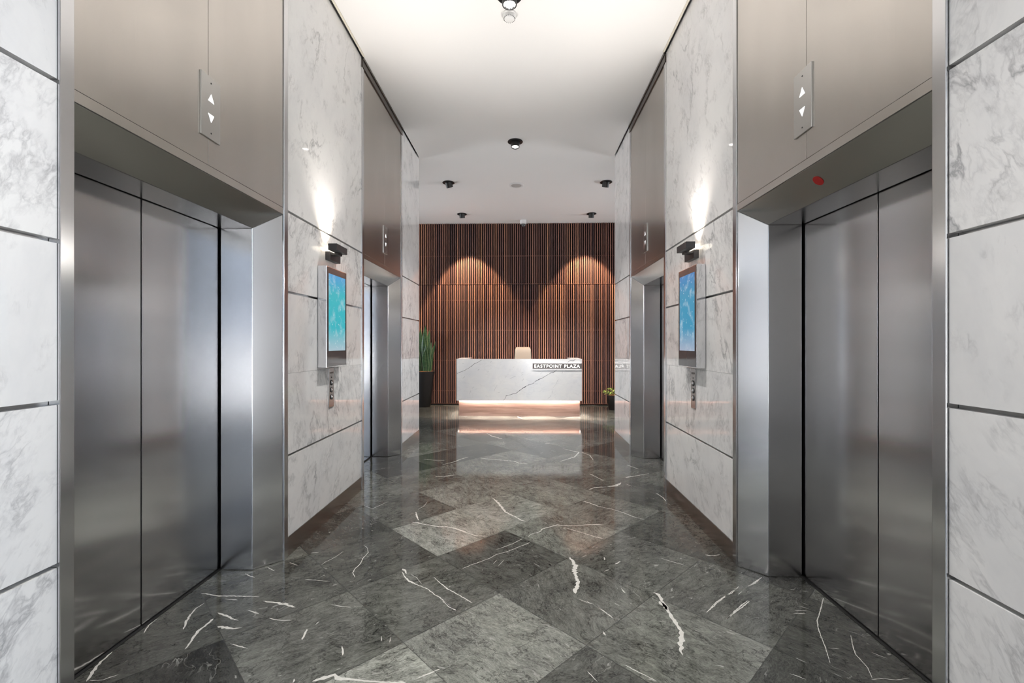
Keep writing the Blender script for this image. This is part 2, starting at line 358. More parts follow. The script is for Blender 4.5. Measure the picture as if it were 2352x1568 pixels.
FLOOR_VEINS=[
[(-0.855,3.432,1.2),(-0.802,3.421,5.8),(-0.74,3.39,5.1),(-0.683,3.372,5.1),(-0.625,3.349,5.6),(-0.564,3.351,5.6),(-0.507,3.326,6.1),(-0.449,3.286,6.6),(-0.399,3.242,4.3),(-0.336,3.201,3.8),(-0.263,3.194,1.1)],
[(-0.27,3.987,2.7),(-0.234,3.911,7.9),(-0.193,3.801,9.5),(-0.154,3.685,9.3),(-0.11,3.609,6.0),(-0.052,3.547,5.3),(-0.012,3.487,4.1),(0.026,3.466,1.7)],
[(-0.871,3.645,1.8),(-0.842,3.559,6.0),(-0.805,3.467,3.5)],
[(-0.826,3.883,1.3),(-0.833,3.773,1.9),(-0.865,3.691,1.2)],
[(-0.73,2.719,7.3),(-0.708,2.694,6.3),(-0.69,2.659,2.7)],
[(-0.723,2.682,1.4),(-0.69,2.624,3.1),(-0.65,2.574,6.9),(-0.609,2.547,3.4),(-0.568,2.521,2.5),(-0.528,2.496,2.5),(-0.484,2.446,2.9),(-0.445,2.413,2.8),(-0.41,2.37,3.2),(-0.376,2.33,2.7),(-0.344,2.306,1.5)],
[(-0.666,2.659,0.9),(-0.618,2.614,1.3),(-0.574,2.548,0.9)],
[(-0.523,2.628,1.3),(-0.472,2.562,2.2),(-0.422,2.504,4.2),(-0.369,2.459,2.5),(-0.319,2.416,2.8),(-0.267,2.369,2.0)],
[(-1.073,3.028,2.0),(-1.039,2.991,1.0),(-1.011,2.925,2.0),(-1.016,2.841,2.4),(-1.008,2.775,2.3),(-1.017,2.705,2.7),(-1.013,2.663,2.2),(-0.979,2.611,1.3)],
[(-1.178,2.936,1.0),(-1.199,2.857,1.4),(-1.234,2.789,1.9),(-1.242,2.75,0.9)],
[(-1.204,2.707,2.7),(-1.182,2.705,3.7)],
[(-1.261,2.581,1.3),(-1.2,2.577,2.6),(-1.148,2.567,1.3),(-1.094,2.565,0.4)],
[(-1.381,2.909,2.5),(-1.332,2.918,2.0)],
[(-1.342,3.777,1.3),(-1.248,3.704,2.5),(-1.211,3.771,1.9),(-1.167,3.87,1.3)],
[(-0.37,2.727,1.8),(-0.317,2.779,1.9),(-0.258,2.826,2.4),(-0.21,2.868,1.9),(-0.174,2.918,2.0),(-0.11,2.955,2.0),(-0.037,3.023,2.0),(0.049,3.1,2.1)],
[(-0.185,2.982,1.0),(-0.126,3.029,2.0),(-0.073,3.076,2.1),(-0.004,3.159,2.1)],
[(-0.186,2.789,0.9),(-0.167,2.842,1.4)],
[(-0.153,2.764,0.9),(-0.122,2.843,1.4)],
[(0.033,3.189,1.2),(0.054,3.232,2.4),(0.123,3.282,3.0),(0.141,3.33,3.6),(0.205,3.372,3.7),(0.257,3.406,4.3),(0.314,3.391,4.3),(0.38,3.392,3.7),(0.465,3.411,3.1),(0.55,3.422,5.0),(0.599,3.415,1.9)],
[(0.295,3.37,1.2),(0.363,3.315,2.4),(0.444,3.255,2.4),(0.514,3.197,2.9),(0.565,3.175,1.7)],
[(0.296,2.896,4.2),(0.311,2.838,8.3),(0.32,2.767,14.1),(0.307,2.713,11.8),(0.311,2.661,9.7),(0.313,2.599,8.5),(0.301,2.551,12.1),(0.287,2.505,11.8),(0.286,2.472,4.5)],
[(0.713,2.495,2.3),(0.733,2.472,8.1),(0.736,2.429,7.9),(0.734,2.378,7.7),(0.737,2.332,5.9)],
[(0.546,2.532,2.3),(0.551,2.5,3.6),(0.559,2.484,1.4)],
[(0.289,2.423,1.3),(0.332,2.393,1.7),(0.374,2.364,2.1),(0.405,2.324,1.3)],
[(1.394,2.675,1.0),(1.319,2.606,2.8),(1.263,2.569,2.3),(1.167,2.483,1.3)],
[(1.21,2.568,1.9),(1.139,2.498,2.3),(1.079,2.459,2.7),(1.015,2.405,2.2),(0.956,2.344,1.3)],
[(0.873,2.895,1.0),(0.934,2.846,2.1),(0.995,2.805,1.0)],
[(0.513,3.935,4.3),(0.567,3.882,4.9),(0.63,3.804,4.1),(0.729,3.742,2.7),(0.804,3.671,2.7),(0.871,3.578,2.6),(0.943,3.524,1.3)],
[(1.174,2.948,4.3),(1.21,2.934,2.6),(1.27,2.951,2.1)],
[(0.568,2.808,3.6),(0.61,2.845,2.6)],
[(0.483,2.717,3.0),(0.517,2.738,2.5)],
[(0.516,2.902,3.7),(0.514,2.857,3.6)],
[(0.609,4.236,4.6),(0.681,4.303,6.3),(0.79,4.323,5.5),(0.89,4.352,7.1),(0.948,4.422,4.8)],
[(0.999,4.413,3.2),(1.042,4.346,2.4)],
[(1.213,4.157,3.0),(1.237,4.038,3.7),(1.236,3.939,2.9)],
[(0.721,2.41,10.2),(0.733,2.363,11.0),(0.74,2.313,8.3),(0.742,2.259,8.6),(0.748,2.202,8.4),(0.75,2.153,8.2),(0.733,2.106,10.7),(0.712,2.06,9.6),(0.697,2.017,4.3),(0.697,1.992,1.3)],
[(0.333,2.401,1.5),(0.381,2.355,3.5),(0.413,2.31,2.9),(0.447,2.251,1.9)],
[(0.378,2.149,6.4),(0.386,2.12,2.7)],
[(0.429,1.929,1.6),(0.468,1.896,2.4),(0.503,1.867,2.0),(0.537,1.84,1.2)],
[(0.267,1.887,1.2),(0.284,1.855,2.4),(0.3,1.827,0.8)],
[(1.197,2.422,2.0),(1.127,2.362,3.0),(1.055,2.304,2.9),(0.995,2.249,1.4)],
[(1.039,2.418,1.5),(0.974,2.358,2.5),(0.925,2.312,1.5)],
[(-1.546,2.251,3.9),(-1.492,2.23,5.8),(-1.442,2.205,3.8),(-1.4,2.19,1.9)],
[(-1.471,2.142,6.5),(-1.427,2.133,7.4),(-1.385,2.127,4.6),(-1.346,2.135,1.4)],
[(-1.376,2.359,3.1),(-1.306,2.346,5.1),(-1.237,2.332,8.0),(-1.176,2.307,4.0)],
[(-1.408,2.276,1.5),(-1.357,2.257,3.9),(-1.331,2.247,1.9)],
[(-1.262,2.214,1.9),(-1.226,2.202,2.4),(-1.184,2.195,2.4),(-1.14,2.198,1.9)],
[(-1.329,2.019,1.7),(-1.283,2.006,2.6),(-1.229,1.99,1.3)],
[(-1.031,2.133,4.6),(-1.024,2.1,5.4),(-1.017,2.053,2.7)],
[(-1.0,2.195,1.9),(-1.005,2.164,3.3)],
[(-0.85,1.802,2.3),(-0.811,1.821,9.8),(-0.776,1.839,7.9),(-0.746,1.819,9.4),(-0.702,1.816,4.7),(-0.653,1.812,3.9),(-0.604,1.807,3.1),(-0.551,1.804,3.9),(-0.472,1.806,4.6)],
[(-0.435,1.826,2.3),(-0.403,1.849,3.6),(-0.346,1.886,2.0)],
[(-0.427,2.382,4.1),(-0.385,2.336,5.0),(-0.342,2.3,2.5)],
[(-0.93,1.814,3.9),(-0.924,1.792,3.9)],
[(-0.816,2.018,2.6),(-0.798,1.98,4.3),(-0.788,1.955,1.3)],
[(-0.659,2.09,1.3),(-0.649,2.053,2.6)],
[(-0.614,2.082,1.3),(-0.608,2.045,2.6)],
[(-1.007,2.338,1.0),(-0.946,2.322,2.0),(-0.888,2.314,1.5)],
[(-1.762,2.427,1.6),(-1.702,2.414,4.0),(-1.649,2.401,4.0),(-1.584,2.402,3.2),(-1.502,2.401,2.8),(-1.42,2.401,1.6)],
[(-1.592,2.373,1.6),(-1.517,2.365,2.4)],
[(-1.673,2.334,1.9),(-1.683,2.276,3.0),(-1.664,2.208,5.2),(-1.643,2.161,4.3),(-1.618,2.115,2.8)],
[(-1.534,2.203,4.4),(-1.535,2.155,5.0),(-1.541,2.117,5.7),(-1.532,2.065,4.8),(-1.515,2.024,4.1),(-1.507,1.977,2.0)],
[(-1.811,2.196,1.1),(-1.81,2.141,2.9),(-1.783,2.081,2.1)],
[(-1.816,1.956,2.0),(-1.808,1.905,3.8),(-1.796,1.852,6.2),(-1.775,1.812,5.5),(-1.761,1.779,2.4)],
[(-1.665,1.82,1.5),(-1.686,1.803,2.4),(-1.702,1.789,1.5),(-1.751,1.784,1.5)],
[(-1.647,2.638,2.2),(-1.596,2.609,3.0),(-1.562,2.596,1.3)],
[(-1.555,2.714,2.3),(-1.489,2.673,1.8)],
[(-1.454,2.78,1.8),(-1.385,2.743,1.4)],
[(1.608,2.462,1.6),(1.516,2.346,2.3),(1.447,2.261,2.2),(1.414,2.205,2.1),(1.391,2.152,1.7),(1.363,2.081,1.7),(1.328,2.002,1.3),(1.307,1.958,0.9)],
[(1.531,2.152,1.0),(1.482,2.07,1.7),(1.457,2.017,2.0),(1.453,1.98,1.6),(1.446,1.932,1.2),(1.419,1.872,0.9)],
[(1.412,1.868,1.2),(1.464,1.875,1.2),(1.51,1.868,1.2),(1.576,1.881,0.9)],
[(1.463,2.416,1.2),(1.486,2.394,1.9)],
[(1.433,2.384,1.2),(1.466,2.358,1.9)],
[(1.384,2.343,1.5),(1.447,2.34,1.5)],
[(1.364,2.318,1.9),(1.428,2.316,1.5)],
[(1.099,1.894,0.9),(1.126,1.878,1.5),(1.146,1.862,1.2)],
[(1.537,2.529,2.5),(1.564,2.524,2.0)],
[(1.535,2.035,0.7),(1.555,2.013,1.3),(1.574,1.994,0.6)],
[(1.364,2.059,0.7),(1.41,2.052,1.3)],
[(1.387,2.669,1.3),(1.33,2.623,2.6),(1.236,2.547,2.9),(1.168,2.485,1.2)],
[(1.194,2.428,1.6),(1.135,2.381,3.1),(1.065,2.318,2.6),(0.993,2.246,1.5)],
[(1.202,2.556,1.7),(1.124,2.494,2.4),(1.029,2.41,2.3)],
[(-0.56,6.893,6.2),(-0.46,6.659,12.0),(-0.3,6.471,10.2)],
[(-0.511,5.377,3.6),(-0.409,5.334,6.0),(-0.245,5.288,7.1),(-0.1,5.242,7.1),(-0.051,5.159,7.0),(0.05,5.126,3.5)],
[(-0.663,5.419,4.9),(-0.733,5.326,6.0),(-0.795,5.2,5.9),(-0.913,5.062,2.3)],
[(0.512,5.896,4.0),(0.607,5.785,6.5),(0.701,5.7,7.7),(0.623,5.47,7.4),(0.529,5.358,6.0),(0.423,5.243,3.5)],
[(0.735,5.701,5.1),(0.815,5.542,5.0),(0.821,5.314,3.6)],
[(0.293,6.174,8.3),(0.37,6.21,7.0)],
[(1.166,5.113,4.6),(1.254,4.948,4.4)],
[(1.042,4.63,7.2),(1.154,4.69,6.3),(1.318,4.778,4.3)],
[(0.763,4.311,3.9),(0.878,4.368,5.9),(0.962,4.455,6.0)],
[(0.699,4.753,4.3),(0.8,4.518,3.0)],
[(-1.178,5.315,3.6),(-1.047,5.268,6.0),(-0.916,5.259,3.6)],
[(-0.903,4.615,4.2),(-0.806,4.627,8.4),(-0.715,4.678,5.3)],
[(-0.11,8.468,11.4),(-0.032,8.252,7.4)],
]
DESK_VEINS=[
[(-0.381,0.295,1.9),(-0.329,0.347,2.5),(-0.318,0.393,3.8),(-0.272,0.399,2.5),(-0.187,0.427,3.8),(-0.135,0.433,3.1),(-0.084,0.479,3.8),(-0.027,0.519,4.4),(0.019,0.55,6.3),(0.11,0.599,3.1),(0.184,0.617,4.4),(0.213,0.651,2.5),(0.281,0.691,5.7),(0.361,0.725,3.1),(0.452,0.782,3.1),(0.509,0.817,3.1),(0.566,0.83,5.0),(0.628,0.874,2.5)],
[(0.816,1.005,1.9),(0.873,1.051,3.1),(0.929,1.045,3.8),(0.98,1.074,1.9)],
[(-1.241,0.802,2.5),(-1.183,0.831,3.1),(-1.103,0.86,2.5),(-1.022,0.906,2.5),(-0.954,0.952,2.5),(-0.908,0.992,3.8),(-0.839,1.021,2.5),(-0.776,1.061,3.1)],
[(-0.856,0.855,1.3),(-0.816,0.895,3.8)],
[(-0.667,0.832,1.9),(-0.644,0.855,3.1)],
[(-1.137,0.711,1.3),(-1.091,0.751,3.1)],
[(-0.615,1.009,2.5),(-0.587,1.044,1.9)],
[(-0.959,0.523,1.3),(-0.925,0.559,3.1)],
[(-1.005,0.408,1.3),(-0.977,0.5,1.9)],
[(-0.255,0.707,1.3),(-0.141,0.759,3.1)],
[(-0.038,0.77,1.3),(0.002,0.799,3.1)],
[(-0.038,0.81,1.3),(0.002,0.835,2.5)],
[(0.315,0.799,1.3),(0.35,0.822,3.8)],
[(0.723,0.8,1.3),(0.736,0.848,3.8)],
[(0.537,0.424,1.3),(0.543,0.492,2.5)],
[(0.452,0.338,1.3),(0.498,0.366,1.3),(0.526,0.412,1.3)],
[(-0.484,0.444,1.3),(-0.427,0.458,2.5)],
[(-0.547,0.466,1.3),(-0.53,0.512,1.3),(-0.484,0.598,1.3)],
[(-0.341,0.724,1.3),(-0.312,0.764,1.9)],
[(-0.192,0.907,1.3),(-0.164,0.941,1.9)],
[(-0.027,0.662,1.3),(0.013,0.713,2.5)],
[(0.201,0.617,0.6),(0.281,0.614,1.9)],
[(0.543,0.526,0.6),(0.611,0.606,1.3),(0.657,0.709,1.9)],
[(-1.149,0.994,1.3),(-1.103,0.994,1.9)],
]

# ------------------------------------------------------------------ floor
T = 0.8322            # diagonal pitch of the square tiles laid at 45 degrees
D0, S0 = 3.427, 3.165
TONE = {(0, -1): .27, (0, 0): .25, (-1, 0): .19, (-1, -1): .095, (-2, -1): .135, (-2, -2): .23, (-1, -2): .125, (0, -2): .085,
        (-1, -3): .135, (-2, -3): .33, (-3, -1): .175, (-3, -2): .105, (-3, 0): .115, (-2, 0): .115, (-2, 1): .075, (-1, 1): .145,
        (0, 1): .19, (1, 0): .21, (1, -1): .11, (1, 1): .18, (-4, 0): .075, (-4, -1): .07, (0, -3): .10, (-1, -4): .045, (-3, -3): .20,
        (0, -4): .08, (1, -2): .07, (-2, 2): .10, (-3, 1): .07, (1, 2): .15, (2, 1): .16, (0, 2): .12, (2, 0): .13, (2, 2): .17}
bm = NB()
lay = bm.loops.layers.float_color.new('tile')
for n in range(-14, 22):
    for m in range(-14, 22):
        s, d = S0 + T * m, D0 + T * n
        c = [((a - b) / 2, (a + b) / 2) for a, b in ((s, d), (s + T, d), (s + T, d + T), (s, d + T))]
        cx = sum(q[0] for q in c) / 4; cy = sum(q[1] for q in c) / 4
        if not (-5.6 < cx < 5.6 and -4.2 < cy < 10.5): continue
        rnd = random.Random(n * 101 + m * 7919)
        tone = TONE.get((n, m), rnd.choice((.07, .09, .11, .13, .15, .18)))
        col = (tone, rnd.random(), rnd.choice((0.10, 0.14, 0.38, 0.42, 0.2, 0.9)), 1)
        k = 1 - 0.0018 / T * 2
        f = bm.faces.new([bm.verts.new((cx + (x - cx) * k, cy + (y - cy) * k, 0)) for x, y in c])
        for l in f.loops: l[lay] = col
for pts in FLOOR_VEINS:
    ribbon(bm, pts, lambda a, b: (a, b, 0.0003), jag=0.45, mi=1, step=0.011)
g = bm.faces.new([bm.verts.new(q) for q in ((-5.2, -4.0, -0.001), (5.2, -4.0, -0.001), (5.2, 10.4, -0.001), (-5.2, 10.4, -0.001))]); g.material_index = 2
fl = obj('floor', bm, [M['floor'], M['vein'], M['grout']]); struct(fl)
for f in fl.data.polygons: pass

# ------------------------------------------------------------------ lift geometry numbers
W = 0.048                               # frame strip width
DS, DD, INS = 0.120, 0.3136, 0.123      # splay depth, door depth, splay inset
ZS, ZI = 2.172, 2.056                   # splay top on the wall face, soffit height
ZF = 2.214                              # bottom of the panels over the door
LIFT = [(1.475, 2.800), (4.226, 5.530)]
JOINTS = [0.643, 1.170, 1.693, 2.210]
YN = -3.4                               # end of the corridor behind the camera
YPS = {-1: -0.4, 1: 0.45}                # marble ends here; glazing / plain wall further back

# ------------------------------------------------------------------ side walls
for side, F, sg in (('left', XL, -1), ('right', XR, 1)):
    YP = YPS[sg]
    bm = NB()
    piers = [(YN, LIFT[0][0] - W), (LIFT[0][1] + W, LIFT[1][0] - W), (LIFT[1][1] + W, PE)]
    for i, (y0, y1) in enumerate(piers):
        box(bm, F + sg * 0.030, F + sg * 0.52, max(y0, YP) + .0005, y1 - (.0005 if i < 2 else 0), 0.0, 4.12, 1)       # core with reveal metal
        zs = [0.123] + JOINTS + [4.03]
        cuts = [max(y0, YP) + .0004, y1 - .0004]
        for ya, yb in zip(cuts, cuts[1:]):
            for k in range(5):
                g0 = 0.0 if k == 0 else (0.0075 if not (i > 0 and k == 2) else 0.0006)
                g1 = 0.0075 if k < 4 else 0.0
                if i > 0 and k == 1: g1 = 0.0006
                box(bm, F, F + sg * 0.030, ya + (.001 if ya != cuts[0] else 0), yb - .001, zs[k] + g0, zs[k + 1] - g1, 0)
        box(bm, F + sg * 0.004, F + sg * 0.03, max(y0, YP) + .003, y1 - .003, 0.0, 0.1225, 1)
    box(bm, F + sg * 0.521, F + sg * 0.60, YP, PE, 0, 4.12, 2)                        # shaft side
    if sg < 0: box(bm, F - 0.02, F - 0.10, YN, YP, 0, 4.12, 4)
    else: box(bm, F + 0.02, F + 0.10, YN, YN + .1, 0, 4.12, 4)
    if sg < 0: box(bm, -5.1, F - 0.6, PE - .15, PE, 0, 4.12, 2)
    else: box(bm, F + 0.6, 5.1, PE - .15, PE, 0, 4.12, 2)
    box(bm, sg * 5.0, sg * 5.1, PE, 7.7, 0, 4.12, 2); box(bm, sg * 5.0, sg * 5.1, 9.2, 10.3, 0, 4.12, 2)
    for a, b in LIFT:                                                                 # lift car shaft lining
        box(bm, F + sg * 0.40, F + sg * 0.42, a - W, b + W, 0.0, 4.1, 3)
    struct(obj('wall_' + side, bm, [M['marble'], M['reveal'], M['wallpaint'], M['blackgap'], M['taupe']]))
    bm = NB()
    for i, (y0, y1) in enumerate(piers):
        box(bm, F - sg * 0.004, F + sg * 0.0035, max(y0, YP) + .001, y1 - .001, 0.0, 0.1215)
    struct(obj('baseboard_' + side, bm, M['skirt']))

# ------------------------------------------------------------------ ceiling
bm = NB()
box(bm, XL + 0.016, XR - 0.016, YN, 6.46, HC, HC + 0.06)
box(bm, -5.1, 5.1, 6.46, 10.3, HC, HC + 0.06)
box(bm, -5.2, 5.2, YN - .3, 10.4, 4.121, 4.16)
struct(obj('ceiling', bm, M['ceil']))

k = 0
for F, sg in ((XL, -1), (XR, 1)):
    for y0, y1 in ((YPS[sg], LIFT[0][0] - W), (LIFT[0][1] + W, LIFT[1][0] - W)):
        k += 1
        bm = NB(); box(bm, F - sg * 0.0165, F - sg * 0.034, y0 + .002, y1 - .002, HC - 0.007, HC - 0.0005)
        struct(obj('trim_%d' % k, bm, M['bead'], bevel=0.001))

# ------------------------------------------------------------------ lift entrances
SIDE = {-1: 'left', 1: 'right'}
LAB = {(-1, 0): 'near stainless lift entrance on the left wall with a reflective splayed portal',
       (1, 0): 'near stainless lift entrance on the right wall with a red dot over its doors',
       (-1, 1): 'far stainless lift entrance on the left wall, between turquoise screen and snake plant',
       (1, 1): 'far stainless lift entrance on the right wall, between blue screen and small leafy plant'}
for i, (a, b) in enumerate(LIFT):
    for F, sg in ((XL, -1), (XR, 1)):
        X = lambda t: F + sg * t          # t metres into the wall
        mid = 2.125 if i == 0 else 4.880
        root = thing('lift_entrance', (F, mid, 0), LAB[(sg, i)], 'elevator', 'stainless lift entrances')
        for y0, y1 in ((a - W, a), (b, b + W)):
            bm = NB(); box(bm, X(-0.009), X(0.03), y0, y1, 0, 3.942)
            obj('side_trim', bm, M['steel'], root, bevel=0.0022)
        for e, y_face, y_in in ((0, a, a + INS), (1, b, b - INS)):
            bm = NB()
            lo = [(X(0), y_face, 0), (X(DS), y_in, 0), (X(DD), y_in, 0), (X(DD), y_face, 0)]
            hi = [(X(0), y_face, ZS), (X(DS), y_in, ZI), (X(DD), y_in, ZI), (X(DD), y_face, ZS)]
            prism(bm, lo, hi)
            obj('jamb', bm, M['steel'], root, bevel=0.0045, seg=3)
        bm = NB()
        prism(bm, [(X(0), a, ZS), (X(DS), a + INS, ZI), (X(DD), a + INS, ZI), (X(DD), a, ZS)],
                  [(X(0), b, ZS), (X(DS), b - INS, ZI), (X(DD), b - INS, ZI), (X(DD), b, ZS)])
        obj('head_splay', bm, M['head'], root, bevel=0.0022)
        bm = NB(); box(bm, X(-0.0045), X(0.03), a + .0005, b - .0005, ZS + .0005, ZF - .0015)
        obj('fascia_strip', bm, M['panel'], root, bevel=0.001)
        for y0, y1 in ((a + .0025, mid - .0015), (mid + .0015, b - .0035)):
            bm = NB(); box(bm, X(-0.003), X(0.03), y0, y1, ZF + .001, 3.942)
            obj('header_panel', bm, M['panel'], root, bevel=0.0012)
        bm = NB()
        box(bm, X(-0.014), X(0.03), a - W, b + W, 3.945, 4.012)
        box(bm, X(-0.022), X(0.03), a - W, b + W, 4.012, 4.034)
        obj('top_trim', bm, M['trimdark'], root, bevel=0.0015)
        bm = NB()
        box(bm, X(0.0302), X(0.05), a + .002, b - .002, 2.175, 4.03)
        box(bm, X(DD + 0.0005), X(0.395), a - .04, a + .02, 0, 2.3); box(bm, X(DD + 0.0005), X(0.395), b - .02, b + .04, 0, 2.3)
        box(bm, X(DD + .0005), X(0.395), a, b, 2.10, 2.3)
        obj('lining', bm, M['blackgap'], root)
        for y0, y1 in ((a + INS - .07, mid - .0035), (mid + .0035, b - INS + .07)):
            bm = NB(); box(bm, X(DD + 0.010), X(DD + 0.045), y0, y1, 0.008, 2.095)
            obj('door_panel', bm, M['door'], root, bevel=0.002)
        bm = NB(); box(bm, X(DD - 0.004), X(DD + 0.05), a + INS - .08, b - INS + .08, -0.01, 0.003)
        obj('door_sill', bm, M['blackgap'], root)

# hall lanterns over the doors (arrow plates)
LAN = {(-1, 0): 'steel arrow indicator plate high above the near left lift doors',
       (1, 0): 'steel arrow indicator plate high above the near right lift doors',
       (-1, 1): 'steel arrow indicator plate above the far left lift doors',
       (1, 1): 'steel arrow indicator plate above the far right lift doors'}
for i, c in enumerate((2.134, 4.885)):
    for F, sg in ((XL, -1), (XR, 1)):
        fx = F - sg * 0.003
        Xo = lambda t: fx - sg * t        # t metres out of the panel
        z0, z1 = 2.342, 2.638
        if i == 1: c2 = 4.893 if sg < 0 else 4.860
        else: c2 = c if sg < 0 else 2.142
        root = thing('hall_lantern', (fx, c2, z0), LAN[(sg, i)], 'indicator plate', 'lift arrow plates')
        bm = NB(); box(bm, Xo(0.0002), Xo(0.0075), c2 - .066, c2 + .066, z0, z1)
        obj('faceplate', bm, M['plate'], root, bevel=0.001)
        for up in (1, -1):
            bm = NB()
            zz = (2.519, 2.557) if up > 0 else (2.459, 2.421)
            tri = [(c2 - .0205, zz[0]), (c2 + .0205, zz[0]), (c2, zz[1])]
            prism(bm, [(Xo(0.0070), y, z) for y, z in tri], [(Xo(0.0088), y, z) for y, z in tri])
            obj('arrow_light', bm, M['arrow'], root)
        for zc in (2.609, 2.369):
            bm = NB(); lathe(bm, [(0.0038, 0), (0.0038, 0.0012), (0.0025, 0.0016)], (Xo(0.0074), c2, zc), (-sg, 0, 0), 12)
            obj('screw', bm, M['black'], root)

# red dot on the near right splay
nrm = Vector((-0.967 * 1.0, 0, -1.0)).normalized()
root = NB(); pc = Vector((1.3687, 2.132, 2.1171))
bm = root; lathe(bm, [(0.026, 0.0003), (0.026, 0.0016), (0.0, 0.0018)], pc, nrm, 28)
st = obj('round_sticker', bm, M['red'], origin=pc)
st['label'] = 'round red sticker under the lintel of the near right lift'; st['category'] = 'sticker'

# ------------------------------------------------------------------ wall sconces
for F, sg in ((XL, -1), (XR, 1)):
    X = lambda t: F - sg * t
    s = SIDE[sg]
    root = thing('wall_sconce', (F, 3.45, 2.0), 'dark two-block wall lamp glowing upward over the %s wall screen' % s, 'wall lamp', 'lamps over the wall screens')
    bm = NB(); box(bm, X(0.0), X(0.038), 3.41, 3.605, 2.003, 2.066)
    obj('base_block', bm, M['bronze'], root, bevel=0.0015)
    bm = NB(); box(bm, X(0.012), X(0.098), 3.42, 3.49, 2.040, 2.0545)
    obj('arm', bm, M['bronze'], root)
    bm = NB(); box(bm, X(0.068), X(0.134), 3.302, 3.500, 2.0548, 2.102)
    obj('shade_block', bm, M['bronze'], root, bevel=0.0015)
    bm = NB(); box(bm, X(0.022), X(0.066), 3.335, 3.485, 2.0668, 2.092)
    obj('lamp_lens', bm, M['sconcelamp'], root)
    for nm, en, ang_, bl, out, tl in (('sconce_wall_wash', 9.0, 100, 0.9, .045, -2), ('sconce_uplight', SCONCE, 150, 1.0, .066, 50)):
        L = bpy.data.lights.new(nm, 'SPOT'); L.energy = en; L.color = (1.0, 0.86, 0.70) if tl < 0 else (1.0, 0.95, 0.90)
        L.spot_size = math.radians(ang_); L.spot_blend = bl; L.shadow_soft_size = 0.03
        lo = bpy.data.objects.new(nm, L); link(lo, root); lo.location = Vector((X(out), 3.405, 2.115)) - root.location
        lo.rotation_euler = Vector((0, 0, -1)).rotation_difference(Vector((-sg * math.sin(math.radians(tl)), 0, math.cos(math.radians(tl))))).to_euler()

# ------------------------------------------------------------------ wall screens
for F, sg in ((XL, -1), (XR, 1)):
    X = lambda t: F - sg * t
    s = SIDE[sg]
    y0, y1, z0, z1, d = 3.281, 3.655, 1.184, 1.936, 0.067
    root = thing('wall_screen', (F, (y0 + y1) / 2, z0), 'slim vertical information screen glowing %s on the %s marble wall' % ('turquoise' if sg < 0 else 'deeper blue', s), 'screen', 'lift lobby information screens')
    bm = NB(); box(bm, X(0.0), X(d), y0, y1, z0, z1)
    obj('casing', bm, M['chrome'], root, bevel=0.003)
    bm = NB(); box(bm, X(d - .004), X(d + 0.0015), y0 + .006, y1 - .006, z0 + .006, z1 - .006)
    obj('bezel', bm, M['glassblack'], root, bevel=0.0008)
    bm = NB(); box(bm, X(d), X(d + 0.0022), y0 + .032, y1 - .032, 1.308, 1.884)
    obj('display', bm, M['screenL' if sg < 0 else 'screenR'], root)

# ------------------------------------------------------------------ call button plates
for F, sg in ((XL, -1), (XR, 1)):
    X = lambda t: F - sg * t
    s = SIDE[sg]
    c = 3.509
    root = thing('call_button_panel', (F, c, 0.865), 'narrow steel call button plate under the %s wall screen' % s, 'button plate', 'lift call button plates')
    bm = NB(); box(bm, X(0.0), X(0.006), c - .046, c + .046, 0.866, 1.172)
    obj('faceplate', bm, M['callplate'], root, bevel=0.001)
    bm = NB(); box(bm, X(0.0055), X(0.0068), c - .03, c + .03, 1.128, 1.142)
    obj('engraved_slot', bm, M['trimdark'], root)
    bm = NB(); lathe(bm, [(0.006, 0), (0.006, 0.001), (0.0, 0.0013)], (X(0.006), c, 1.098), (-sg, 0, 0), 14)
    obj('key_switch', bm, M['black'], root)
    for zc in (1.057, 1.001, 0.945):
        bm = NB(); lathe(bm, [(0.021, 0), (0.021, 0.004), (0.018, 0.005), (0.0165, 0.003), (0.0165, 0.001)], (X(0.006), c, zc), (-sg, 0, 0), 24, cap=False)
        ring = obj('button_ring', bm, M['black'], root, smooth=True)
        bm = NB(); lathe(bm, [(0.016, 0.0), (0.016, 0.0045), (0.012, 0.007), (0.0, 0.008)], (X(0.006), c, zc), (-sg, 0, 0), 24)
        obj('button', bm, M['chrome'], root, smooth=True)

# ------------------------------------------------------------------ back wall with walnut slats
bm = NB(); box(bm, -5.1, 5.1, YB + 0.052, YB + 0.2, 0, 4.12)
wb = struct(obj('wall_back', bm, M['slatback']))
bm = NB(); random.seed(3)
x = -5.0; PITCH = 0.0477
while x < 5.0:
    for z0, z1 in ((0.035, 2.672), (2.682, 4.036)):
        dx = random.uniform(-.0015, .0015); dy = random.uniform(0, .003)
        box(bm, x + dx, x + 0.0215 + dx, YB + dy, YB + 0.05, z0, z1)
    x += PITCH
obj('slat_cladding', bm, M['slat'], wb)
bm = NB()
for z in (0.030, 0.315, 0.99, 1.665, 2.335, 2.70, 3.32):
    box(bm, -5.0, 5.0, YB + 0.034, YB + 0.0515, z - 0.008, z + 0.008)
obj('batten', bm, M['batten'], wb)

